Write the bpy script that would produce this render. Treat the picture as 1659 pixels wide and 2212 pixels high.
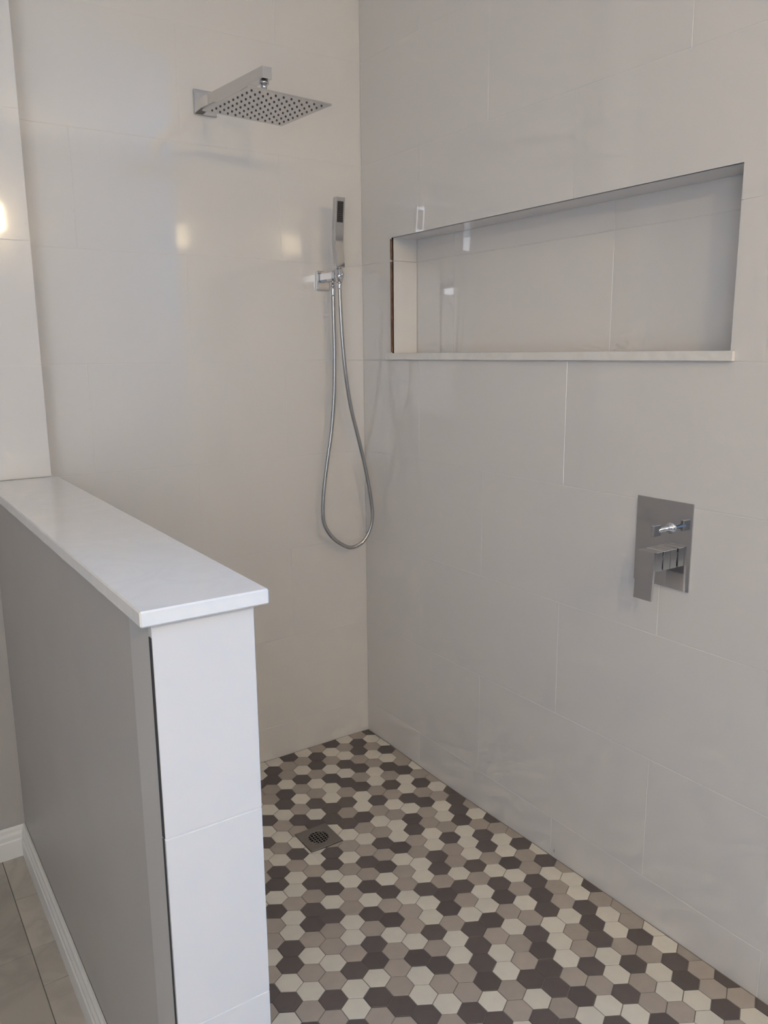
import bpy, math, random
from mathutils import Vector, Matrix
random.seed(7)
for o in list(bpy.data.objects):
    bpy.data.objects.remove(o, do_unlink=True)
S = bpy.context.scene
C = S.collection

# ------------------------------------------------------------------ camera
# world: corner of the shower = origin, back wall y=0, right wall x=0, z up, metres
CAM = (-1.48533, -2.34106, 1.36146)
YAW, PITCH, ROLL, FPX = 0.588802, -0.195805, -0.008927, 1738.95
cd = bpy.data.cameras.new('camera')
cam = bpy.data.objects.new('camera', cd)
C.objects.link(cam)
cd.sensor_fit = 'VERTICAL'
cd.sensor_height = 36.0
cd.lens = 36.0 * FPX / 2212.0
cd.clip_start = 0.02
_f = Vector((math.sin(YAW) * math.cos(PITCH), math.cos(YAW) * math.cos(PITCH), math.sin(PITCH)))
_r = Vector((math.cos(YAW), -math.sin(YAW), 0))
_u = _r.cross(_f)
_r2 = _r * math.cos(ROLL) + _u * math.sin(ROLL)
_u2 = -_r * math.sin(ROLL) + _u * math.cos(ROLL)
cam.matrix_world = Matrix(((_r2.x, _u2.x, -_f.x, CAM[0]), (_r2.y, _u2.y, -_f.y, CAM[1]),
                           (_r2.z, _u2.z, -_f.z, CAM[2]), (0, 0, 0, 1)))
S.camera = cam

# ------------------------------------------------------------------ world, light, exposure
E_W1, C_W1 = 26.0, (0.84, 0.905, 1.0)
E_W2, C_W2 = 56.0, (0.04, 0.38, 1.0)
E_L, C_L = 103.0, (1.0, 0.775, 0.455)
w = bpy.data.worlds.new('world')
S.world = w
w.use_nodes = True
w.node_tree.nodes['Background'].inputs[0].default_value = (0.75, 0.85, 1.0, 1)
w.node_tree.nodes['Background'].inputs[1].default_value = 0.0
S.view_settings.view_transform = 'Standard'
S.view_settings.look = 'None'
S.view_settings.gamma = 1.0
S.view_settings.use_curve_mapping = False
S.view_settings.exposure = 0.0
S.cycles.use_adaptive_sampling = True
S.cycles.adaptive_threshold = 0.1
S.cycles.adaptive_min_samples = 16
S.cycles.max_bounces = 6
S.cycles.diffuse_bounces = 4
S.cycles.glossy_bounces = 4
WIN = (-3.20, -1.98, 0.40, 2.05)      # window in the rear wall: x0, x1, z0, z1
SIDE = 1.5                            # the bathroom goes on to the right beyond the shower
WIN2 = (-3.05, -2.25, 1.65, 2.45)     # window in that side wall: y0, y1, z0, z1
REAR = -3.5
def daylight(name, size, loc, rot, energy, col):
    la = bpy.data.lights.new(name, 'AREA')
    la.shape = 'RECTANGLE'
    la.size, la.size_y = size
    la.energy = energy
    la.color = col
    lo = bpy.data.objects.new(name, la)
    C.objects.link(lo)
    lo.location = loc
    lo.rotation_euler = rot
daylight('window_daylight', (WIN[1] - WIN[0] - 0.1, WIN[3] - WIN[2] - 0.1), ((WIN[0] + WIN[1]) / 2, REAR + 0.034, (WIN[2] + WIN[3]) / 2),
         (math.radians(90), 0, 0), E_W1, C_W1)
daylight('side_window_daylight', (WIN2[1] - WIN2[0] - 0.1, WIN2[3] - WIN2[2] - 0.1), (SIDE - 0.034, (WIN2[0] + WIN2[1]) / 2, (WIN2[2] + WIN2[3]) / 2),
         (math.radians(90), 0, math.radians(90)), E_W2, C_W2)

# ------------------------------------------------------------------ materials
def mat(name, col, rough=0.5, metal=0.0, coat=0.0, rnd=0.0, noise=0.0, nscale=20.0, bump=0.0, bscale=6.0,
        bdist=0.001, emit=None, estr=0.0, spec=0.5):
    m = bpy.data.materials.new(name)
    m.use_nodes = True
    nt = m.node_tree
    b = nt.nodes['Principled BSDF']
    b.inputs['Roughness'].default_value = rough
    b.inputs['Metallic'].default_value = metal
    b.inputs['Coat Weight'].default_value = coat
    b.inputs['Specular IOR Level'].default_value = spec
    c4 = (*col, 1)
    b.inputs['Base Color'].default_value = c4
    src = None
    if noise > 0:
        tc = nt.nodes.new('ShaderNodeTexCoord')
        n = nt.nodes.new('ShaderNodeTexNoise')
        n.inputs['Scale'].default_value = nscale
        n.inputs['Detail'].default_value = 6
        nt.links.new(tc.outputs['Object'], n.inputs['Vector'])
        r = nt.nodes.new('ShaderNodeValToRGB')
        r.color_ramp.elements[0].color = tuple(v * (1 - noise) for v in col) + (1,)
        r.color_ramp.elements[1].color = tuple(min(1, v * (1 + noise)) for v in col) + (1,)
        r.color_ramp.elements[0].position = 0.3
        r.color_ramp.elements[1].position = 0.7
        nt.links.new(n.outputs['Fac'], r.inputs['Fac'])
        src = r.outputs['Color']
    if rnd > 0:
        oi = nt.nodes.new('ShaderNodeObjectInfo')
        mr = nt.nodes.new('ShaderNodeMapRange')
        mr.inputs['To Min'].default_value = 1 - rnd
        mr.inputs['To Max'].default_value = 1 + rnd
        nt.links.new(oi.outputs['Random'], mr.inputs['Value'])
        hs = nt.nodes.new('ShaderNodeHueSaturation')
        hs.inputs['Color'].default_value = c4
        nt.links.new(mr.outputs['Result'], hs.inputs['Value'])
        if src:
            nt.links.new(src, hs.inputs['Color'])
        src = hs.outputs['Color']
    if src:
        nt.links.new(src, b.inputs['Base Color'])
    if bump > 0:
        tc = nt.nodes.new('ShaderNodeTexCoord')
        n = nt.nodes.new('ShaderNodeTexNoise')
        n.inputs['Scale'].default_value = bscale
        n.inputs['Detail'].default_value = 2
        nt.links.new(tc.outputs['Object'], n.inputs['Vector'])
        bp = nt.nodes.new('ShaderNodeBump')
        bp.inputs['Strength'].default_value = bump
        bp.inputs['Distance'].default_value = bdist
        nt.links.new(n.outputs['Fac'], bp.inputs['Height'])
        nt.links.new(bp.outputs['Normal'], b.inputs['Normal'])
    if emit:
        b.inputs['Emission Color'].default_value = (*emit, 1)
        b.inputs['Emission Strength'].default_value = estr
    return m

def marble(name, base, vein, scale=3.0, rough=0.25, amount=0.5, rnd=0.0):
    m = mat(name, base, rough)
    nt = m.node_tree
    b = nt.nodes['Principled BSDF']
    tc = nt.nodes.new('ShaderNodeTexCoord')
    oi = nt.nodes.new('ShaderNodeObjectInfo')
    add = nt.nodes.new('ShaderNodeVectorMath')
    add.operation = 'MULTIPLY_ADD'
    add.inputs[1].default_value = (1, 1, 1)
    cmb = nt.nodes.new('ShaderNodeCombineXYZ')
    mul = nt.nodes.new('ShaderNodeMath')
    mul.operation = 'MULTIPLY'
    mul.inputs[1].default_value = 9.0
    nt.links.new(oi.outputs['Random'], mul.inputs[0])
    nt.links.new(mul.outputs[0], cmb.inputs[0])
    nt.links.new(mul.outputs[0], cmb.inputs[2])
    nt.links.new(tc.outputs['Object'], add.inputs[0])
    nt.links.new(cmb.outputs[0], add.inputs[2])
    n = nt.nodes.new('ShaderNodeTexNoise')
    n.inputs['Scale'].default_value = scale
    n.inputs['Detail'].default_value = 8
    n.inputs['Distortion'].default_value = 1.6
    nt.links.new(add.outputs[0], n.inputs['Vector'])
    r = nt.nodes.new('ShaderNodeValToRGB')
    e = r.color_ramp.elements
    e[0].position, e[0].color = 0.40, (*base, 1)
    e[1].position, e[1].color = 0.60, (*base, 1)
    k = e.new(0.5)
    k.color = tuple(base[i] * (1 - amount) + vein[i] * amount for i in range(3)) + (1,)
    nt.links.new(n.outputs['Fac'], r.inputs['Fac'])
    out = r.outputs['Color']
    if rnd:
        mr = nt.nodes.new('ShaderNodeMapRange')
        mr.inputs['To Min'].default_value = 1 - rnd
        mr.inputs['To Max'].default_value = 1 + rnd
        nt.links.new(oi.outputs['Random'], mr.inputs['Value'])
        hs = nt.nodes.new('ShaderNodeHueSaturation')
        nt.links.new(mr.outputs['Result'], hs.inputs['Value'])
        nt.links.new(out, hs.inputs['Color'])
        out = hs.outputs['Color']
    nt.links.new(out, b.inputs['Base Color'])
    return m

M = dict(
    tile=mat('white_glazed_tile', (0.752, 0.730, 0.708), 0.05, rnd=0.003, spec=0.75),
    grout=mat('light_grout', (0.735, 0.72, 0.69), 0.9),
    raw=mat('raw_tile_edge', (0.20, 0.11, 0.07), 0.9, noise=0.3, nscale=60),
    dark_edge=mat('dark_tile_side', (0.05, 0.05, 0.055), 0.9),
    paint=mat('grey_wall_paint', (0.46, 0.432, 0.40), 0.45, noise=0.02, nscale=8, bump=0.1, bscale=140, bdist=0.0003),
    bead=mat('grey_paint_strip', (0.50, 0.485, 0.465), 0.35),
    white=mat('white_trim_paint', (0.78, 0.76, 0.72), 0.35),
    ceil=mat('ceiling_paint', (0.82, 0.81, 0.79), 0.8),
    quartz=marble('white_quartz', (0.85, 0.84, 0.82), (0.70, 0.69, 0.68), 9, 0.16, 0.16),
    sill=marble('white_marble', (0.84, 0.82, 0.78), (0.62, 0.59, 0.56), 7, 0.25, 0.2),
    marble=marble('floor_marble', (0.49, 0.455, 0.395), (0.33, 0.30, 0.27), 4, 0.3, 0.45, rnd=0.1),
    chrome=mat('chrome', (0.74, 0.73, 0.73), 0.07, 1.0),
    chrome2=mat('chrome_soft', (0.60, 0.59, 0.585), 0.09, 1.0),
    hose=mat('steel_hose', (0.52, 0.50, 0.48), 0.24, 1.0),
    nickel=mat('brushed_steel', (0.29, 0.265, 0.245), 0.42, 1.0),
    rubber=mat('black_rubber', (0.02, 0.018, 0.018), 0.6),
    nozzle=mat('dark_nozzle', (0.085, 0.078, 0.075), 0.5),
    dark=mat('drain_shadow', (0.012, 0.012, 0.012), 0.9),
    W=mat('cream_mosaic', (0.735, 0.69, 0.60), 0.42, rnd=0.05, noise=0.03, nscale=40),
    T=mat('taupe_mosaic', (0.43, 0.375, 0.325), 0.45, rnd=0.08, noise=0.04, nscale=40),
    D=mat('charcoal_mosaic', (0.125, 0.103, 0.096), 0.45, rnd=0.12, noise=0.05, nscale=40),
    fgrout=mat('floor_grout', (0.23, 0.20, 0.175), 0.9),
    mark=mat('pencil', (0.12, 0.13, 0.2), 0.9),
    lamp=mat('frosted_lamp_glass', (0.9, 0.85, 0.78), 0.4, emit=C_L, estr=E_L),
)

# ------------------------------------------------------------------ mesh helpers
WL = {}            # world location of each thing / part origin

def link(name, me, m, parent=None):
    o = bpy.data.objects.new(name, me)
    C.objects.link(o)
    if m is not None and me is not None and not me.materials:
        me.materials.append(m)
    if parent is not None:
        o.parent = parent
    return o

def mesh(name, V, F, m, parent=None, smooth=False):
    off = WL.get(parent.name, Vector()) if parent else Vector()
    me = bpy.data.meshes.new(name)
    me.from_pydata([tuple(Vector(v) - off) for v in V], [], F)
    me.validate()
    if smooth:
        for p in me.polygons:
            p.use_smooth = True
    o = link(name, me, m, parent)
    WL[o.name] = off
    fix_normals(me)
    return o

def fix_normals(me):
    import bmesh
    bm = bmesh.new()
    bm.from_mesh(me)
    bmesh.ops.recalc_face_normals(bm, faces=bm.faces)
    bm.to_mesh(me)
    bm.free()

def thing(name, loc, label, cat, group=None):
    o = bpy.data.objects.new(name, None)
    o.empty_display_size = 0.05
    C.objects.link(o)
    o.location = loc
    WL[o.name] = Vector(loc)
    o['label'] = label
    o['category'] = cat
    if group:
        o['group'] = group
    return o

def struct(o, label=None):
    o['kind'] = 'structure'
    if label:
        o['label'] = label
    return o

def boxg(x0, x1, y0, y1, z0, z1, ch=0.0):
    """box, with all twelve edges chamfered by ch"""
    if ch <= 0:
        V = [(x, y, z) for x in (x0, x1) for y in (y0, y1) for z in (z0, z1)]
        F = [(0, 1, 3, 2), (4, 6, 7, 5), (0, 4, 5, 1), (2, 3, 7, 6), (0, 2, 6, 4), (1, 5, 7, 3)]
        return V, F
    V, idx = [], {}
    lo_, hi_ = (x0, y0, z0), (x1, y1, z1)
    for sx in (0, 1):
        for sy in (0, 1):
            for sz in (0, 1):
                s = (sx, sy, sz)
                for ax in range(3):
                    p = []
                    for k in range(3):
                        full = hi_[k] if s[k] else lo_[k]
                        ins = full - ch if s[k] else full + ch
                        p.append(full if k == ax else ins)
                    idx[(s, ax)] = len(V)
                    V.append(tuple(p))
    F = []
    for ax in range(3):
        a, b = [k for k in range(3) if k != ax]
        for sv in (0, 1):
            q = []
            for (u, v) in ((0, 0), (1, 0), (1, 1), (0, 1)):
                s = [0, 0, 0]
                s[ax], s[a], s[b] = sv, u, v
                q.append(idx[(tuple(s), ax)])
            F.append(tuple(q))
    for ax in range(3):                       # edges along ax
        a, b = [k for k in range(3) if k != ax]
        for u in (0, 1):
            for v in (0, 1):
                q = []
                for t, kk in ((0, a), (0, b), (1, b), (1, a)):
                    s = [0, 0, 0]
                    s[ax], s[a], s[b] = t, u, v
                    q.append(idx[(tuple(s), kk)])
                F.append(tuple(q))
    for sx in (0, 1):
        for sy in (0, 1):
            for sz in (0, 1):
                F.append(tuple(idx[((sx, sy, sz), k)] for k in range(3)))
    return V, F

def box(name, x0, x1, y0, y1, z0, z1, m, parent=None, ch=0.0):
    V, F = boxg(min(x0, x1), max(x0, x1), min(y0, y1), max(y0, y1), min(z0, z1), max(z0, z1), ch)
    return mesh(name, V, F, m, parent)

def merge(parts):
    V, F = [], []
    for v, f in parts:
        n = len(V)
        V += list(v)
        F += [tuple(i + n for i in q) for q in f]
    return V, F

def cyl(p0, p1, r0, r1=None, n=20, cap=True):
    r1 = r0 if r1 is None else r1
    p0, p1 = Vector(p0), Vector(p1)
    d = (p1 - p0).normalized()
    a = d.orthogonal().normalized()
    b = d.cross(a)
    V, F = [], []
    for p, r in ((p0, r0), (p1, r1)):
        for k in range(n):
            t = 2 * math.pi * k / n
            V.append(tuple(p + a * (r * math.cos(t)) + b * (r * math.sin(t))))
    for k in range(n):
        F.append((k, (k + 1) % n, n + (k + 1) % n, n + k))
    if cap:
        F.append(tuple(range(n)))
        F.append(tuple(range(n, 2 * n)))
    return V, F

def lathe(p0, axis, prof, n=20):
    """prof: list of (distance along axis, radius)"""
    p0, d = Vector(p0), Vector(axis).normalized()
    a = d.orthogonal().normalized()
    b = d.cross(a)
    V, F = [], []
    for t, r in prof:
        for k in range(n):
            q = 2 * math.pi * k / n
            V.append(tuple(p0 + d * t + a * (r * math.cos(q)) + b * (r * math.sin(q))))
    for i in range(len(prof) - 1):
        for k in range(n):
            F.append((i * n + k, i * n + (k + 1) % n, (i + 1) * n + (k + 1) % n, (i + 1) * n + k))
    F.append(tuple(range(n)))
    F.append(tuple(range((len(prof) - 1) * n, len(prof) * n)))
    return V, F

def chamfer_rect(u0, u1, z0, z1, depth, ch, P):
    """tile: front at d=0 with chamfered rim, back at d=depth; P(u,z,d) -> world"""
    ring0 = [(u0 + ch, z0 + ch), (u1 - ch, z0 + ch), (u1 - ch, z1 - ch), (u0 + ch, z1 - ch)]
    ring1 = [(u0, z0), (u1, z0), (u1, z1), (u0, z1)]
    V = [P(u, z, 0) for u, z in ring0] + [P(u, z, ch) for u, z in ring1] + [P(u, z, depth) for u, z in ring1]
    F = [(0, 1, 2, 3), (8, 9, 10, 11)]
    for s in (0, 4):
        for k in range(4):
            F.append((s + k, s + (k + 1) % 4, s + 4 + (k + 1) % 4, s + 4 + k))
    return V, F

def cell_slab(us, zs, keep, depth, P):
    """union of grid cells, front d=0, back d=depth, side walls on the outline"""
    V, ix, F = [], {}, []
    def v(i, j, d):
        k = (i, j, d)
        if k not in ix:
            ix[k] = len(V)
            V.append(P(us[i], zs[j], depth if d else 0.0))
        return ix[k]
    on = lambda i, j: 0 <= i < len(us) - 1 and 0 <= j < len(zs) - 1 and keep((us[i] + us[i + 1]) / 2, (zs[j] + zs[j + 1]) / 2)
    for i in range(len(us) - 1):
        for j in range(len(zs) - 1):
            if not on(i, j):
                continue
            F.append((v(i, j, 0), v(i + 1, j, 0), v(i + 1, j + 1, 0), v(i, j + 1, 0)))
            F.append((v(i, j, 1), v(i, j + 1, 1), v(i + 1, j + 1, 1), v(i + 1, j, 1)))
            for di, dj, a, b in ((-1, 0, (i, j), (i, j + 1)), (1, 0, (i + 1, j), (i + 1, j + 1)),
                                 (0, -1, (i, j), (i + 1, j)), (0, 1, (i, j + 1), (i + 1, j + 1))):
                if not on(i + di, j + dj):
                    F.append((v(*a, 0), v(*b, 0), v(*b, 1), v(*a, 1)))
    return V, F

# ------------------------------------------------------------------ tile layout numbers
Z0, ROW, LEN, J = 0.109, 0.3068, 0.6116, 0.0017     # first course joint, course height, tile length, joint width
TH = 0.008                                           # tile thickness
CEIL = 2.75
NICHE = (-1.366, -0.171, 1.338, 1.712)               # y0, y1, z0, z1 of the opening
ND = 0.100                                           # niche depth
YEND = -1.72                                         # where the shower tiling ends

def tile_field(parent, P, u0, u1, zb, zt, joint_even, joint_odd, hole=None):
    k = -1
    while Z0 + k * ROW < zt - 0.005:
        a = max(zb, Z0 + k * ROW + J / 2)
        b = min(zt, Z0 + (k + 1) * ROW - J / 2)
        off = joint_even if k % 2 == 0 else joint_odd
        n0 = math.floor((u0 - off) / LEN) - 1
        for n in range(n0, n0 + 12):
            c0, c1 = off + n * LEN + J / 2, off + (n + 1) * LEN - J / 2
            c0, c1 = max(c0, u0), min(c1, u1)
            if c1 - c0 < 0.006 or b - a < 0.004:
                continue
            if hole and c0 < hole[1] and c1 > hole[0] and a < hole[3] and b > hole[2]:
                us = sorted({c0, c1} | {h for h in hole[:2] if c0 < h < c1})
                zs = sorted({a, b} | {h for h in hole[2:] if a < h < b})
                keep = lambda u, z: not (hole[0] < u < hole[1] and hole[2] < z < hole[3])
                V, F = cell_slab(us, zs, keep, TH, P)
                if not F:
                    continue
            else:
                V, F = chamfer_rect(c0, c1, a, b, TH, 0.0006, P)
            mesh('tile', V, F, M['tile'], parent)
        k += 1

PB = lambda u, z, d: (u, d, z)              # back wall: u = x, front at y=0
PR = lambda u, z, d: (d, u, z)              # right wall: u = y, front at x=0
G = 0.0005                                  # grout sits this far behind the tile face

# ------------------------------------------------------------------ walls
wb = struct(box('wall_back', -1.30, 0.20, G, 0.15, -0.08, CEIL, M['grout']), 'back wall of the shower in large white tiles')
tile_field(wb, PB, -1.0440, -0.0012, -0.05, CEIL, -0.603, -0.2964)

us = [YEND, NICHE[0] - 0.003, NICHE[1] + 0.003, 0.0]
zs = [-0.08, NICHE[2], NICHE[3] + 0.003, CEIL]
V, F = cell_slab(us, zs, lambda u, z: not (us[1] < u < us[2] and zs[1] < z < zs[2]), 0.2, lambda u, z, d: (G + d, u, z))
wr = struct(mesh('wall_right', V, F, M['grout']), 'right shower wall in large white tiles with a long niche')
tile_field(wr, PR, YEND, -0.0012, -0.05, CEIL, -1.2330, -0.9300, NICHE)
# niche lining: back, ceiling, jambs (courses follow the wall)
ny0, ny1, nz0, nz1 = NICHE
box('niche_backing', ND + 0.0009, ND + 0.03, ny0 - 0.02, ny1 + 0.02, nz0 - 0.02, nz1 + 0.02, M['grout'], wr)
zj = Z0 + 5 * ROW
PNB = lambda u, z, d: (ND + d, u, z)
for (a, b) in ((nz0, zj - J / 2), (zj + J / 2, nz1 + 0.004)):
    for (c0, c1) in ((ny0 - 0.004, -0.9725), (-0.9715, -0.3605), (-0.3595, ny1 + 0.004)):
        V, F = chamfer_rect(c0, c1, a, b, TH, 0.0004, PNB)
        mesh('tile', V, F, M['tile'], wr)
    # left (far) jamb faces the camera side, right (near) jamb faces the back
    V, F = chamfer_rect(0.0005, ND - 0.001, a, b, TH, 0.0004, lambda u, z, d: (u, ny1 + d, z))
    mesh('tile', V, F, M['tile'], wr)
    V, F = chamfer_rect(0.0005, ND - 0.001, a, b, TH, 0.0004, lambda u, z, d: (u, ny0 - d, z))
    mesh('tile', V, F, M['tile'], wr)
V, F = chamfer_rect(0.0030, ND - 0.001, ny0, ny1, TH, 0.0004, lambda u, z, d: (u, z, nz1 + d))
mesh('tile', V, F, M['tile'], wr)
# unfinished raw tile edge beside the far jamb
for a, b in ((1.362, zj - 0.003), (zj + 0.003, nz1 - 0.004)):
    e = box('edge_strip', -0.0012, 0.004, ny1 - 0.0005, ny1 + 0.0045, a, b, M['raw'], wr)
    e['label'] = 'brown unfinished tile edge at the niche jamb'
e = box('pencil_mark', -0.0004, 0.002, -0.9440, -0.9425, 0.010, 0.0195, M['mark'], wr)
e['label'] = 'small blue pencil mark low on the tile'

# bathroom beyond the shower: painted walls, ceiling
BY = -0.095
wbb = struct(box('wall_bathroom', -3.3, -1.045, BY + G, 0.0005, -0.08, CEIL, M['paint']), 'grey painted bathroom wall behind the half wall')
box('grout_bed', -1.1945, -1.0455, BY - 0.0002, BY + 0.0015, 1.0475, CEIL - 0.001, M['grout'], wbb)
PT = lambda u, z, d: (u, BY - 0.0007 + d * 0.2, z)
for k in range(3, 9):
    a = max(1.0475, Z0 + k * ROW + J / 2)
    b = min(CEIL, Z0 + (k + 1) * ROW - J / 2)
    V, F = chamfer_rect(-1.195, -1.045, a, b, TH, 0.0005, PT)
    mesh('tile', V, F, M['tile'], wbb)
for k in range(-1, 9):
    a, b = max(-0.05, Z0 + k * ROW + J / 2), min(CEIL, Z0 + (k + 1) * ROW - J / 2)
    V, F = chamfer_rect(BY, -0.0012, a, b, TH, 0.0005, lambda u, z, d: (-1.0442 - d * 0.08, u, z))
    mesh('tile', V, F, M['tile'], wbb)
struct(box('wall_return', 0.2015, SIDE, YEND, YEND + 0.1, -0.08, CEIL, M['paint']), 'grey painted wall turning the corner beyond the shower')
us = [REAR, WIN2[0], WIN2[1], YEND + 0.1]
zs = [-0.08, WIN2[2], WIN2[3], CEIL]
V, F = cell_slab(us, zs, lambda u, z: not (WIN2[0] < u < WIN2[1] and WIN2[2] < z < WIN2[3]), 0.15, lambda u, z, d: (SIDE + d, u, z))
struct(mesh('wall_side', V, F, M['paint']), 'grey painted side wall with a second window')
struct(box('wall_left', -3.4, -3.3, REAR, 0.0, -0.08, CEIL, M['paint']), 'grey painted wall on the far side of the bathroom')
us = [-3.4, WIN[0], WIN[1], SIDE + 0.15]
zs = [-0.08, WIN[2], WIN[3], CEIL]
V, F = cell_slab(us, zs, lambda u, z: not (WIN[0] < u < WIN[1] and WIN[2] < z < WIN[3]), 0.15, lambda u, z, d: (u, REAR - d, z))
struct(mesh('wall_rear', V, F, M['paint']), 'grey painted wall with the bathroom window')
struct(box('ceiling', -3.4, SIDE + 0.15, REAR - 0.1, 0.15, CEIL, CEIL + 0.1, M['ceil']), 'white ceiling')

# window frames and panes
glass = mat('window_glass', (0.55, 0.62, 0.7), 0.02)
def window(name, a0, a1, z0, z1, P, label):
    """P(u, d, z) -> world, d = depth into the room"""
    wf = []
    for a in ((a0, a0 + 0.05, z0, z1), (a1 - 0.05, a1, z0, z1), (a0 + 0.05, a1 - 0.05, z0, z0 + 0.05), (a0 + 0.05, a1 - 0.05, z1 - 0.05, z1)):
        v, f = boxg(a[0], a[1], -0.08, 0.03, a[2], a[3])
        wf.append(([P(*q) for q in v], f))
    win = struct(mesh(name, *merge(wf), M['white']), label)
    v, f = boxg(a0 + 0.05, a1 - 0.05, -0.05, -0.045, z0 + 0.05, z1 - 0.05)
    mesh('pane', [P(*q) for q in v], f, glass, win)
window('window_1', *WIN, lambda u, d, z: (u, REAR + d, z), 'white framed window in the rear bathroom wall')
window('window_2', *WIN2, lambda u, d, z: (SIDE - d, u, z), 'white framed window in the side wall of the bathroom')

# ------------------------------------------------------------------ half wall
HX0, HX1, HY = -1.195, -1.046, -1.358
fp = [(HX0, BY - 0.001), (HX0, -1.284), (HX0 + 0.0068, HY + 0.0100), (HX1 - TH, HY + 0.0100), (HX1 - TH, BY - 0.001)]
n = len(fp)
V = [(x, y, z) for z in (-0.08, 1.0235) for x, y in fp]
F = [tuple(range(n)), tuple(range(n, 2 * n))] + [(k, (k + 1) % n, n + (k + 1) % n, n + k) for k in range(n)]
hw = struct(mesh('wall_half', V, F, M['paint']), 'grey painted half wall beside the shower')
# tiled end: courses of white tile with a thin dark strip down the left side
ez = [1.0215, 0.7165, 0.4105, 0.1045, -0.02]
for a, b in zip(ez[1:], ez[:-1]):
    V, F = chamfer_rect(HX0 + 0.0062, HX1, a + 0.001, b - 0.001, 0.0095, 0.0007, lambda u, z, d: (u, HY + d, z))
    mesh('tile', V, F, M['tile'], hw)
    top = b - (0.018 if b > 1 else 0.0015)
    e = box('edge_strip', HX0 + 0.0050, HX0 + 0.0061, HY + (0.0012 if b > 0.9 else 0.0045), HY + 0.0098, a + 0.0015, top, M['dark_edge'], hw)
for zz in ez[1:-1]:
    box('end_joint', HX0 + 0.0060, HX1 - 0.001, HY + 0.0010, HY + 0.0098, zz - 0.0009, zz + 0.0009, M['grout'], hw)
# lighter paint strip over the corner bead, running into the tiled end
p = [(HX0 - 0.0008, -1.284), (HX0 + 0.0055, HY + 0.0102)]
V = [(x + dx, y, z) for z in (0.0, 1.0225) for x, y in p for dx in (0.0, 0.0012)]
mesh('corner_bead', V, [(0, 1, 3, 2), (4, 6, 7, 5), (0, 2, 6, 4), (1, 5, 7, 3), (0, 4, 5, 1), (2, 3, 7, 6)], M['bead'], hw)
# shower side tiles
ps = lambda u, z, d: (HX1 - d, u, z)
for k in range(-1, 3):
    a, b = Z0 + k * ROW + J / 2, min(1.0215, Z0 + (k + 1) * ROW - J / 2)
    a = max(a, -0.05)
    off = -0.70 if k % 2 else -1.0
    for n in range(-3, 4):
        c0, c1 = max(off + n * LEN + J / 2, HY + 0.014), min(off + (n + 1) * LEN - J / 2, BY - 0.002)
        if c1 - c0 > 0.01:
            V, F = chamfer_rect(c0, c1, a, b, TH, 0.0006, ps)
            mesh('tile', V, F, M['tile'], hw)

cap = box('half_wall_cap', -1.2065, -1.0285, -1.3725, BY - 0.0012, 1.0242, 1.0460, M['quartz'], None, 0.0022)
cap['label'] = 'white quartz slab capping the half wall'
cap['category'] = 'slab'
sill = box('niche_sill', -0.0100, ND - 0.0005, -1.3745, -0.1465, 1.3385, 1.3585, M['sill'], None, 0.0012)
# the slab reaches past the opening only in front of the wall face: notch the ears
me = sill.data
me.clear_geometry()
Vs = []
out = [(-0.010, -1.3765), (-0.010, -0.1475), (-0.0006, -0.1475), (-0.0006, -0.1722), (ND - 0.0005, -0.1722), (ND - 0.0005, -1.3648), (-0.0006, -1.3648), (-0.0006, -1.3765)]
for zz in (1.3386, 1.3585):
    Vs += [(x, y, zz) for x, y in out]
n = len(out)
Fs = [tuple(range(n)), tuple(range(n, 2 * n))] + [(k, (k + 1) % n, n + (k + 1) % n, n + k) for k in range(n)]
me.from_pydata(Vs, [], Fs)
fix_normals(me)
sill['label'] = 'white marble sill slab along the bottom of the wall niche'
sill['category'] = 'slab'

# ------------------------------------------------------------------ baseboards (profiled, extruded)
BP = [(0, 0), (0.014, 0), (0.014, 0.050), (0.0115, 0.054), (0.0115, 0.066), (0.008, 0.074), (0.0075, 0.083), (0.004, 0.089), (0, 0.089)]
def baseboard(name, P, t0, t1, label):
    V = [P(d, z, t0(d)) for d, z in BP] + [P(d, z, t1(d)) for d, z in BP]
    n = len(BP)
    F = [tuple(range(n)), tuple(range(n, 2 * n))] + [(k, (k + 1) % n, n + (k + 1) % n, n + k) for k in range(n)]
    return struct(mesh(name, V, F, M['white']), label)
baseboard('baseboard_half', lambda d, z, t: (HX0 - 0.0010 - d, t, z), lambda d: BY - 0.001 - d, lambda d: HY + 0.060, 'white baseboard along the half wall')
baseboard('baseboard_back', lambda d, z, t: (t, BY - 0.0006 - d, z), lambda d: HX0 - 0.001 - d, lambda d: -3.29 + d, 'white baseboard along the grey bathroom wall')

# ------------------------------------------------------------------ mosaic floor of the shower
XD, YD = -0.475, -0.470
DD, DS, DB, DC, DA = 0.0270839, 0.6007364, -0.01145167, -0.00361269, -0.00725023
def zf(x, y):
    d = math.hypot(x + 0.482, y + 0.485)
    return DA - DD * max(0.0, 1 - d / DS) + DB * x + DC * y
FX0 = HX1
dh = 0.0515
gx = sorted({FX0, 0.0006, XD - 0.035, XD + 0.035} | {FX0 + i * (-FX0) / 22 for i in range(1, 22)})
gy = sorted({YEND, 0.0006, YD - 0.035, YD + 0.035} | {YEND + i * (-YEND) / 34 for i in range(1, 34)})
V, F = [], []
for x in gx:
    for y in gy:
        V.append((x, y, zf(x, y) - 0.0016))
ny = len(gy)
for i in range(len(gx) - 1):
    for j in range(ny - 1):
        mx, my = (gx[i] + gx[i + 1]) / 2, (gy[j] + gy[j + 1]) / 2
        if abs(mx - XD) < 0.035 and abs(my - YD) < 0.035:
            continue
        F.append((i * ny + j, (i + 1) * ny + j, (i + 1) * ny + j + 1, i * ny + j + 1))
floor = struct(mesh('floor', V, F, M['fgrout']), 'shower floor of hexagonal mosaic tiles')
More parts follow.
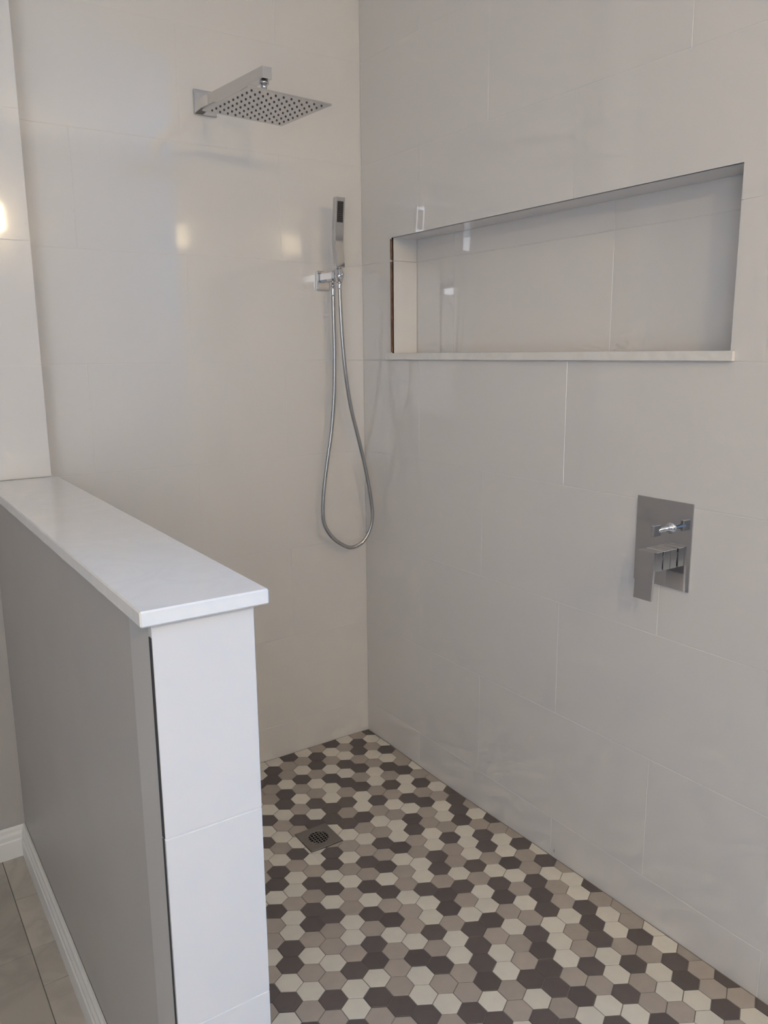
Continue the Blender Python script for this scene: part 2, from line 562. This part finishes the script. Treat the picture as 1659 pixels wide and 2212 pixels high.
struct(box('floor_screed', FX0 - 0.05, 0.15, YEND, 0.1, -0.20, -0.10, M['fgrout']), 'screed below the shower floor')

HP, HT, HOX, HOY = 0.0559307, 0.00158438, -0.14401166, -0.26354081
E1 = (HP * math.cos(HT), HP * math.sin(HT))
E2 = (HP * math.cos(HT + math.pi / 3), HP * math.sin(HT + math.pi / 3))
COL = {   # column i: (top j, colours downwards) read off the photograph
 -8: (6, 'TWWDT'), -7: (6, 'TWDDTTWDWDWTTD'), -6: (6, 'WDTTWDDWTWTWDDWDTTWTDTW'),
 -5: (6, 'TWTWDTWTDTWDTWWTWWDDWDW'), -4: (6, 'WTDDTWTDWDTWWTDTDDTWTWTD'),
 -3: (6, 'TDWTWDWWDDWTDDWDWDTTWTDT'), -2: (6, 'TWTWDWDTDTDWTWTWTTWWTDWWD'),
 -1: (5, 'TDDTDTDWWDTWTDTDWDTDDWDTW'), 0: (5, 'DWTWTWWTDTWTDTDWDTDWTTTDT'),
 1: (4, 'TWDWDTDTWTWWDWTTWTTWDWWDW'), 2: (2, 'DTTDWWDWDDTTWWDWWDTDTWT'),
 3: (0, 'TWTDTDTTWWDDTDDTWWTTDW'), 4: (-2, 'DTWTWWTDTTWDTWDDDDWD'),
 5: (-4, 'TDDDDWWWDTWWDTWWTTW'), 6: (-6, 'DTWTDDTWDDTWTTDWD'), 7: (-8, 'TDTWWDWTWTDDDDTD'),
 8: (-10, 'DTDTTDDDWWWTDWT'), 9: (-12, 'TWDWTTWTTDTWD'), 10: (-14, 'WTWWDDDWWDWT'),
 11: (-16, 'WDTWWTDTTD'), 12: (-18, 'TTTDTWWTW'), 13: (-20, 'TWWDDWW'), 14: (-22, 'TTTTDT'),
 15: (-24, 'TDTWW'), 16: (-26, 'TDT'),
}
def colour(i, j):
    if i in COL:
        top, s = COL[i]
        if 0 <= top - j < len(s):
            return s[top - j]
    return random.choice('WWWTTTTDDD')

def clip(poly, nx, ny_, c):
    """keep the side nx*x+ny*y <= c"""
    out = []
    for k in range(len(poly)):
        a, b = poly[k], poly[(k + 1) % len(poly)]
        da, db = nx * a[0] + ny_ * a[1] - c, nx * b[0] + ny_ * b[1] - c
        if da <= 0:
            out.append(a)
        if (da < 0) != (db < 0) and da != db:
            t = da / (da - db)
            out.append((a[0] + (b[0] - a[0]) * t, a[1] + (b[1] - a[1]) * t))
    return out
def area(p):
    return abs(sum(p[k][0] * p[(k + 1) % len(p)][1] - p[(k + 1) % len(p)][0] * p[k][1] for k in range(len(p)))) / 2 if len(p) > 2 else 0
HR = (HP - 0.0019) / math.sqrt(3)          # circumradius of one tile
def hexpoly(x, y, r):
    return [(x + r * math.cos(HT + math.pi / 6 + k * math.pi / 3), y + r * math.sin(HT + math.pi / 6 + k * math.pi / 3)) for k in range(6)]
def prism(poly, cx, cy, lift=0.0):
    """tile prism with a tiny chamfer, following the floor fall"""
    g = 0.0006
    n = len(poly)
    mx, my = sum(p[0] for p in poly) / n, sum(p[1] for p in poly) / n
    V = []
    for s, dz in ((1, 0.0), (0, -g), (0, -0.005)):
        for x, y in poly:
            if s:
                d = math.hypot(x - mx, y - my) or 1
                x, y = x - (x - mx) / d * g, y - (y - my) / d * g
            V.append((x, y, zf(x, y) + dz + lift))
    F = [tuple(range(n)), tuple(range(2 * n, 3 * n))]
    for s in (0, n):
        for k in range(n):
            F.append((s + k, s + (k + 1) % n, s + n + (k + 1) % n, s + n + k))
    return V, F
def project(x, y, z):
    d = Vector((x, y, z)) - Vector(CAM)
    zz = d.dot(_f)
    return 829.5 + FPX * d.dot(_r2) / zz, 1106 - FPX * d.dot(_u2) / zz, zz
base_hex = {}
cands = []
WG = 0.0040
for i in range(-40, 60):
    for j in range(-60, 40):
        x, y = HOX + i * E1[0] + j * E2[0], HOY + i * E1[1] + j * E2[1]
        if x < FX0 - 0.04 or x > 0.04 or y < YEND - 0.04 or y > 0.04:
            continue
        p = hexpoly(x, y, HR)
        full = area(p)
        for nx, ny_, c in ((1, 0, -WG), (-1, 0, -FX0 - 0.002), (0, 1, -WG), (0, -1, -YEND - 0.001)):
            p = clip(p, nx, ny_, c) if p else p
        if len(p) < 3 or area(p) < 0.00008:
            continue
        pieces = [p]
        if abs(x - XD) < dh + 0.035 and abs(y - YD) < dh + 0.035:
            e = dh + 0.0012
            pieces = []
            a = clip(p, 1, 0, XD - e); pieces.append(a)
            a = clip(p, -1, 0, -(XD + e)); pieces.append(a)
            mid = clip(clip(p, -1, 0, -(XD - e)), 1, 0, XD + e)
            pieces.append(clip(mid, 0, 1, YD - e))
            pieces.append(clip(mid, 0, -1, -(YD + e)))
            pieces = [q for q in pieces if len(q) > 2 and area(q) > 0.00002]
            if not pieces:
                continue
        cx, cy, zz = project(x, y, zf(x, y))
        edge = 566 + (cy - 1648) * (580 - 566) / 564.0      # right edge of the half wall in view
        vis = -8 < cx - edge + 20 and cx < 1690 and cy < 2240
        rank = (sum(area(q) for q in pieces) / zz ** 2) if vis else 0
        cands.append((rank, i, j, pieces, colour(i, j)))
cands.sort(key=lambda c: -c[0])
rest = {'W': [], 'T': [], 'D': []}
for n, (rank, i, j, pieces, cc) in enumerate(cands):
    parts = [prism(q, 0, 0) for q in pieces]
    if n < 300 and rank > 0:
        mesh('tile', *merge(parts), M[cc], floor)
    else:
        rest[cc] += parts
V, F, mi = [], [], []
for k, cc in enumerate('WTD'):
    v, f = merge(rest[cc])
    n = len(V)
    V += v
    F += [tuple(a + n for a in q) for q in f]
    mi += [k] * len(f)
me = bpy.data.meshes.new('tile_remainder')
me.from_pydata(V, [], F)
for cc in 'WTD':
    me.materials.append(M[cc])
for p, k in zip(me.polygons, mi):
    p.material_index = k
ro = link('tile_remainder', me, None, floor)
ro['kind'] = 'stuff'
fix_normals(me)

# ------------------------------------------------------------------ bathroom floor, marble look
fb = struct(box('floor_bathroom', -3.3, HX0 + 0.05, REAR, BY, -0.06, -0.0015, M['fgrout']), 'marble tile floor of the bathroom')
fb2 = struct(box('floor_entry', HX0 + 0.05, SIDE, REAR, YEND - 0.03, -0.06, -0.0015, M['fgrout']), 'marble tile floor in front of the shower')
def ftile(x0, x1, y0, y1, par):
    if x1 - x0 > 0.01 and y1 - y0 > 0.01:
        V, F = chamfer_rect(x0 + 0.001, x1 - 0.001, y0 + 0.001, y1 - 0.001, 0.007, 0.0005, lambda u, z, d: (u, z, -d))
        mesh('tile', V, F, M['marble'], par)
ys = [BY - 0.001, -0.300, -0.508, -0.640, -0.95, -1.255, -1.56, -1.75]
for a, b in zip(ys[1:], ys[:-1]):
    ftile(-1.263, HX0, a, b, fb)
for c in range(7):
    xa, xb = -1.263 - (c + 1) * 0.305, -1.263 - c * 0.305
    off = -0.520 if c % 2 == 0 else -0.215
    y = off + 0.61
    while y > REAR:
        ftile(max(xa, -3.3), xb, max(y - 0.61, REAR), min(y, BY - 0.001), fb)
        y -= 0.61
for c in range(9):
    xa, xb = HX0 + 0.05 + c * 0.305, min(SIDE, HX0 + 0.05 + (c + 1) * 0.305)
    y = YEND - 0.03 + (0.305 if c % 2 else 0)
    while y > REAR:
        ftile(xa, xb, max(y - 0.61, REAR), min(y, YEND - 0.03), fb2)
        y -= 0.61
th_ = struct(box('trim_1', HX1 - 0.001, -0.001, YEND - 0.029, YEND - 0.0005, -0.05, 0.012, M['sill'], None, 0.0015), 'white threshold strip in front of the shower floor')

# ------------------------------------------------------------------ floor drain
zd = zf(XD, YD) + 0.0046
dr = thing('floor_drain', (XD, YD, zd), 'square steel floor drain with a round grid set in the mosaic floor', 'drain')
R_ = 0.0285
nseg = 48
V, F = [], []
def sq(t, h):
    c, s = math.cos(t), math.sin(t)
    k = h / max(abs(c), abs(s))
    return c * k, s * k
for h, dz in ((dh, -0.004), (dh, -0.0008), (dh - 0.0008, 0.0)):
    for k in range(nseg):
        a, b = sq(math.pi / 4 + 2 * math.pi * k / nseg, h)
        V.append((XD + a, YD + b, zd + dz))
for r, dz in ((R_ + 0.001, 0.0), (R_, -0.001), (R_, -0.006)):
    for k in range(nseg):
        t = math.pi / 4 + 2 * math.pi * k / nseg
        V.append((XD + r * math.cos(t), YD + r * math.sin(t), zd + dz))
for s in range(5):
    for k in range(nseg):
        F.append((s * nseg + k, s * nseg + (k + 1) % nseg, (s + 1) * nseg + (k + 1) % nseg, (s + 1) * nseg + k))
mesh('frame_plate', V, F, M['nickel'], dr)
bars = []
st = 2 * R_ / 6.0
for k in range(-3, 4):
    c = k * st
    if abs(c) >= R_ - 0.001:
        continue
    L = math.sqrt(R_ ** 2 - c ** 2)
    bars.append(boxg(XD + c - 0.0013, XD + c + 0.0013, YD - L, YD + L, zd - 0.0032, zd - 0.0006))
    bars.append(boxg(XD - L, XD + L, YD + c - 0.0013, YD + c + 0.0013, zd - 0.0031, zd - 0.0007))
mesh('grate', *merge(bars), M['nickel'], dr)
V, F = cyl((XD, YD, zd - 0.0045), (XD, YD, zd - 0.07), R_ + 0.0005, n=32, cap=False)
F.append(tuple(range(32, 64)))
mesh('drain_cup', V, F, M['dark'], dr)

# ------------------------------------------------------------------ rain shower head on its wall arm
sh = thing('rain_shower_head', (-0.526, 0.0, 2.03), 'square chrome rain shower head on a straight arm from the back wall', 'shower head')
box('wall_flange', -0.560, -0.4925, -0.0085, -0.0004, 2.0275, 2.0945, M['chrome2'], sh, 0.0015)
def barquad(a, b, hw_, hh):
    """square bar from a to b (mostly along y)"""
    V = []
    for p in (a, b):
        for sx, sz in ((-1, -1), (1, -1), (1, 1), (-1, 1)):
            V.append((p[0] + sx * hw_, p[1], p[2] + sz * hh))
    return V, [(0, 1, 2, 3), (4, 5, 6, 7)] + [(k, (k + 1) % 4, 4 + (k + 1) % 4, 4 + k) for k in range(4)]
mesh('arm', *barquad((-0.526, -0.0085, 2.061), (-0.535, -0.425, 2.0290), 0.0125, 0.0135), M['chrome2'], sh)
hc = Vector((-0.536, -0.417, 1.9505))
mesh('ball_joint', *lathe((hc.x, -0.407, 2.0155), (0, 0, -1), [(0, 0.010), (0.004, 0.0125), (0.008, 0.0125), (0.010, 0.0085), (0.020, 0.0080), (0.024, 0.0105), (0.030, 0.0105), (0.034, 0.0085), (0.050, 0.0085), (0.052, 0.019), (0.057, 0.021), (0.0612, 0.021)]), M['chrome2'], sh, True)
ang = math.radians(5.0)
ca, sa = math.cos(ang), math.sin(ang)
def hrot(x, y, z):
    return (hc.x + x * ca - y * sa, hc.y + x * sa + y * ca, hc.z + z)
V, F = boxg(-0.1150, 0.1150, -0.1150, 0.1150, 0.0, 0.0040, 0.0008)
pl = mesh('head_plate', [hrot(*v) for v in V], F, M['chrome2'], sh)
noz = []
for a in range(10):
    for b in range(10):
        x, y = (a - 4.5) * 0.0215, (b - 4.5) * 0.0215
        v, f = cyl((x, y, 0.0002), (x, y, -0.0022), 0.0028, 0.0019, n=8)
        noz.append(([hrot(*q) for q in v], f))
nz = mesh('nozzles', *merge(noz), M['nozzle'], pl)
nz['kind'] = 'stuff'

# ------------------------------------------------------------------ hand shower, bracket, hose
bx = -0.156
br = thing('shower_bracket', (bx, 0.0, 1.56), 'chrome wall bracket with outlet holding the hand shower', 'bracket')
box('wall_plate', -0.178, -0.132, -0.0125, -0.0004, 1.5580, 1.6175, M['chrome'], br, 0.003)
V, F = boxg(bx - 0.0155, bx + 0.0155, -0.0960, -0.0122, 1.5820, 1.6135, 0.006)
mesh('outlet_arm', V, F, M['chrome'], br)
mesh('cradle', *lathe((bx + 0.002, -0.1085, 1.6175), (0, 0, -1), [(0, 0.0090), (0.004, 0.0125), (0.018, 0.0140), (0.020, 0.0150), (0.026, 0.0150), (0.030, 0.0125), (0.0400, 0.0105)]), M['chrome'], br, True)
mesh('stop_button', *lathe((bx + 0.002, -0.1220, 1.598), (0, -1, 0), [(0, 0.004), (0.004, 0.004), (0.0045, 0.006), (0.008, 0.006), (0.010, 0.003)], 14), M['chrome'], br, True)
mesh('hose_nipple', *lathe((bx, -0.072, 1.5825), (0, 0, -1), [(0, 0.0080), (0.005, 0.0080), (0.0055, 0.0065), (0.016, 0.0065)]), M['chrome'], br, True)

hs = thing('hand_shower', (bx + 0.002, -0.1085, 1.6176), 'slim chrome hand shower with a black spray face standing in its bracket', 'hand shower')
hx = bx + 0.004
secs = [  # z, y centre, half width x, half depth y
    (1.6195, -0.1085, 0.0140, 0.0085), (1.6225, -0.1083, 0.0150, 0.0095), (1.6500, -0.1050, 0.0152, 0.0098), (1.6930, -0.1000, 0.0155, 0.0100),
    (1.7000, -0.0998, 0.0157, 0.0100), (1.7400, -0.1035, 0.0165, 0.0095), (1.8230, -0.1135, 0.0172, 0.0085), (1.8255, -0.1138, 0.0166, 0.0080)]
V, F = [], []
for z, y, a, b in secs:
    k = 0.0018
    for dx, dy in ((-a, -b + k), (-a + k, -b), (a - k, -b), (a, -b + k), (a, b - k), (a - k, b), (-a + k, b), (-a, b - k)):
        V.append((hx + dx, y + dy, z))
for s in range(len(secs) - 1):
    for k in range(8):
        F.append((s * 8 + k, s * 8 + (k + 1) % 8, (s + 1) * 8 + (k + 1) % 8, (s + 1) * 8 + k))
F += [tuple(range(8)), tuple(range(8 * (len(secs) - 1), 8 * len(secs)))]
hb = mesh('body', V, F, M['chrome2'], hs)
def front(z):
    t = (z - 1.74) / (1.823 - 1.74)
    return (-0.1035 - 0.0095) + t * ((-0.1135 - 0.0085) - (-0.1035 - 0.0095))
pad = []
za, zb_ = 1.7535, 1.8135
x0, x1 = hx - 0.0098, hx + 0.0108
V = [(x, front(z) + dy, z) for z in (za, zb_) for dy in (0.002, -0.0008) for x in (x0, x1)]
pad.append((V, [(0, 1, 3, 2), (4, 6, 7, 5), (0, 4, 5, 1), (2, 3, 7, 6), (0, 2, 6, 4), (1, 5, 7, 3)]))
sf = mesh('spray_face', *merge(pad), M['rubber'], hs)
sf['label'] = 'black rubber spray face'
rib = []
for k in range(11):
    z = za + 0.003 + k * 0.0054
    for x in (hx - 0.0065, hx + 0.0005, hx + 0.0075):
        rib.append(boxg(x - 0.0026, x + 0.0026, front(z) - 0.0020, front(z) - 0.0004, z - 0.0010, z + 0.0010))
rb = mesh('spray_nibs', *merge(rib), M['nozzle'], sf)
rb['kind'] = 'stuff'
mesh('hose_cone', *lathe((bx + 0.002, -0.1085, 1.6195), (0, 0, -1), [(0, 0.0070), (0.0019, 0.0070)], 16), M['chrome'], hs, True)

HPTS = [(-0.156, -0.072, 1.5660), (-0.156, -0.072, 1.5364), (-0.1543, -0.07, 1.4511), (-0.1518, -0.066, 1.3498), (-0.1529, -0.06, 1.2319), (-0.1625, -0.055, 1.112),
        (-0.1801, -0.052, 1.0063), (-0.1947, -0.052, 0.9152), (-0.2014, -0.054, 0.8384), (-0.1946, -0.057, 0.7941), (-0.1666, -0.062, 0.7501), (-0.125, -0.067, 0.7197),
        (-0.0957, -0.07, 0.7129), (-0.0608, -0.074, 0.7265), (-0.0359, -0.077, 0.7594), (-0.024, -0.08, 0.8053), (-0.0283, -0.082, 0.8624), (-0.0497, -0.086, 0.9679),
        (-0.0796, -0.09, 1.0791), (-0.111, -0.095, 1.187), (-0.1311, -0.1, 1.2913), (-0.1434, -0.104, 1.3929), (-0.1506, -0.107, 1.4923), (-0.1540, -0.1085, 1.5773)]
def catmull(P, per=60):
    P = [Vector(p) for p in P]
    P = [2 * P[0] - P[1]] + P + [2 * P[-1] - P[-2]]
    out = []
    for k in range(1, len(P) - 2):
        for s in range(per):
            t = s / per
            a, b, c, d = P[k - 1:k + 3]
            out.append(0.5 * ((2 * b) + (c - a) * t + (2 * a - 5 * b + 4 * c - d) * t * t + (3 * b - a - 3 * c + d) * t ** 3))
    out.append(P[-2])
    return out
raw = catmull(HPTS)
path, acc, step = [raw[0]], 0.0, 0.0016
for a, b in zip(raw[:-1], raw[1:]):
    L = (b - a).length
    while acc + L >= step:
        t = (step - acc) / L
        a = a + (b - a) * t
        path.append(a)
        L = (b - a).length
        acc = 0.0
    acc += L
def tube(path, rad, n=10):
    V, F = [], []
    ref = Vector((0, 1, 0))
    for k, p in enumerate(path):
        d = (path[min(k + 1, len(path) - 1)] - path[max(k - 1, 0)]).normalized()
        a = (ref - d * ref.dot(d)).normalized()
        b = d.cross(a)
        for s in range(n):
            t = 2 * math.pi * s / n
            V.append(tuple(p + a * (rad(k) * math.cos(t)) + b * (rad(k) * math.sin(t))))
        if k:
            for s in range(n):
                F.append(((k - 1) * n + s, (k - 1) * n + (s + 1) % n, k * n + (s + 1) % n, k * n + s))
    F += [tuple(range(n)), tuple(range((len(path) - 1) * n, len(path) * n))]
    return V, F
ho = thing('shower_hose', (-0.1, -0.06, 0.71), 'ribbed metal hose hanging in a long loop below the hand shower', 'hose')
mesh('hose_tube', *tube(path, lambda k: 0.0066 if k % 2 else 0.0061), M['hose'], ho, True)
mesh('ferrule', *lathe((-0.156, -0.072, 1.5664), (0, 0, -1), [(0, 0.0075), (0.008, 0.0080), (0.026, 0.0076), (0.030, 0.0069)]), M['chrome'], ho, True)
mesh('ferrule', *lathe((-0.1540, -0.1085, 1.5770), (0, 0, -1), [(0, 0.0085), (0.010, 0.0085), (0.018, 0.0076), (0.022, 0.0069)]), M['chrome'], ho, True)

# ------------------------------------------------------------------ mixer valve on the right wall
mv = thing('shower_mixer', (0.0, -1.236, 0.845), 'rectangular chrome mixer plate with lever handle and diverter knob on the right wall', 'mixer valve')
box('back_plate', -0.0045, -0.0003, -1.3095, -1.1635, 0.8425, 1.0385, M['chrome'], mv, 0.0006)
box('hub', -0.0275, -0.0044, -1.2600, -1.2130, 0.8850, 0.9290, M['chrome'], mv, 0.0012)
hn = mesh('hub_collar', *cyl((-0.0274, -1.2365, 0.907), (-0.0316, -1.2365, 0.907), 0.0195, n=32), M['chrome'], mv, True)
V, F = boxg(-0.0530, -0.0315, -1.2600, -1.2130, 0.8850, 0.9290, 0.0010)
V2 = [(-0.0600, -1.2600, 0.9295), (-0.0600, -1.2130, 0.9295), (-0.0525, -1.2130, 0.9295), (-0.0525, -1.2600, 0.9295),
      (-0.0640, -1.2600, 0.8205), (-0.0640, -1.2130, 0.8205), (-0.0580, -1.2130, 0.8205), (-0.0580, -1.2600, 0.8205)]
F2 = [(0, 1, 2, 3), (4, 7, 6, 5), (0, 4, 5, 1), (1, 5, 6, 2), (2, 6, 7, 3), (3, 7, 4, 0)]
mesh('lever', *merge([(V, F), (V2, F2)]), M['chrome'], mv)
dvt = mesh('diverter_stem', *lathe((-0.0044, -1.2565, 0.978), (-1, 0, 0), [(0, 0.0125), (0.003, 0.0125), (0.0032, 0.0075), (0.012, 0.0070), (0.013, 0.0055), (0.045, 0.0055)]), M['chrome'], mv, True)
box('diverter_knob', -0.0675, -0.0430, -1.2605, -1.2525, 0.9660, 0.9905, M['chrome'], mv, 0.001)
dot = mesh('hot_cold_dot', *cyl((-0.0043, -1.2140, 0.9545), (-0.0050, -1.2140, 0.9545), 0.0032, n=16), M['nozzle'], mv)

# ------------------------------------------------------------------ bathroom wall lights (behind the viewer, mirrored in the tiles)
def sconce(x, label):
    s = thing('wall_sconce', (x, REAR, 2.18), label, 'wall lamp', 'square wall lamps on the rear wall')
    box('back_plate', x - 0.05, x + 0.05, REAR + 0.0003, REAR + 0.012, 2.12, 2.24, M['chrome'], s, 0.002)
    box('lamp_arm', x - 0.01, x + 0.01, REAR + 0.0118, REAR + 0.035, 2.17, 2.19, M['chrome'], s)
    box('lamp_shade', x - 0.065, x + 0.065, REAR + 0.0349, REAR + 0.155, 2.115, 2.245, M['lamp'], s, 0.004)
sconce(-0.62, 'square frosted wall lamp nearer the shower, mirrored left on the back tiles')
sconce(-1.53, 'square frosted wall lamp above the window, mirrored beside the hand shower')
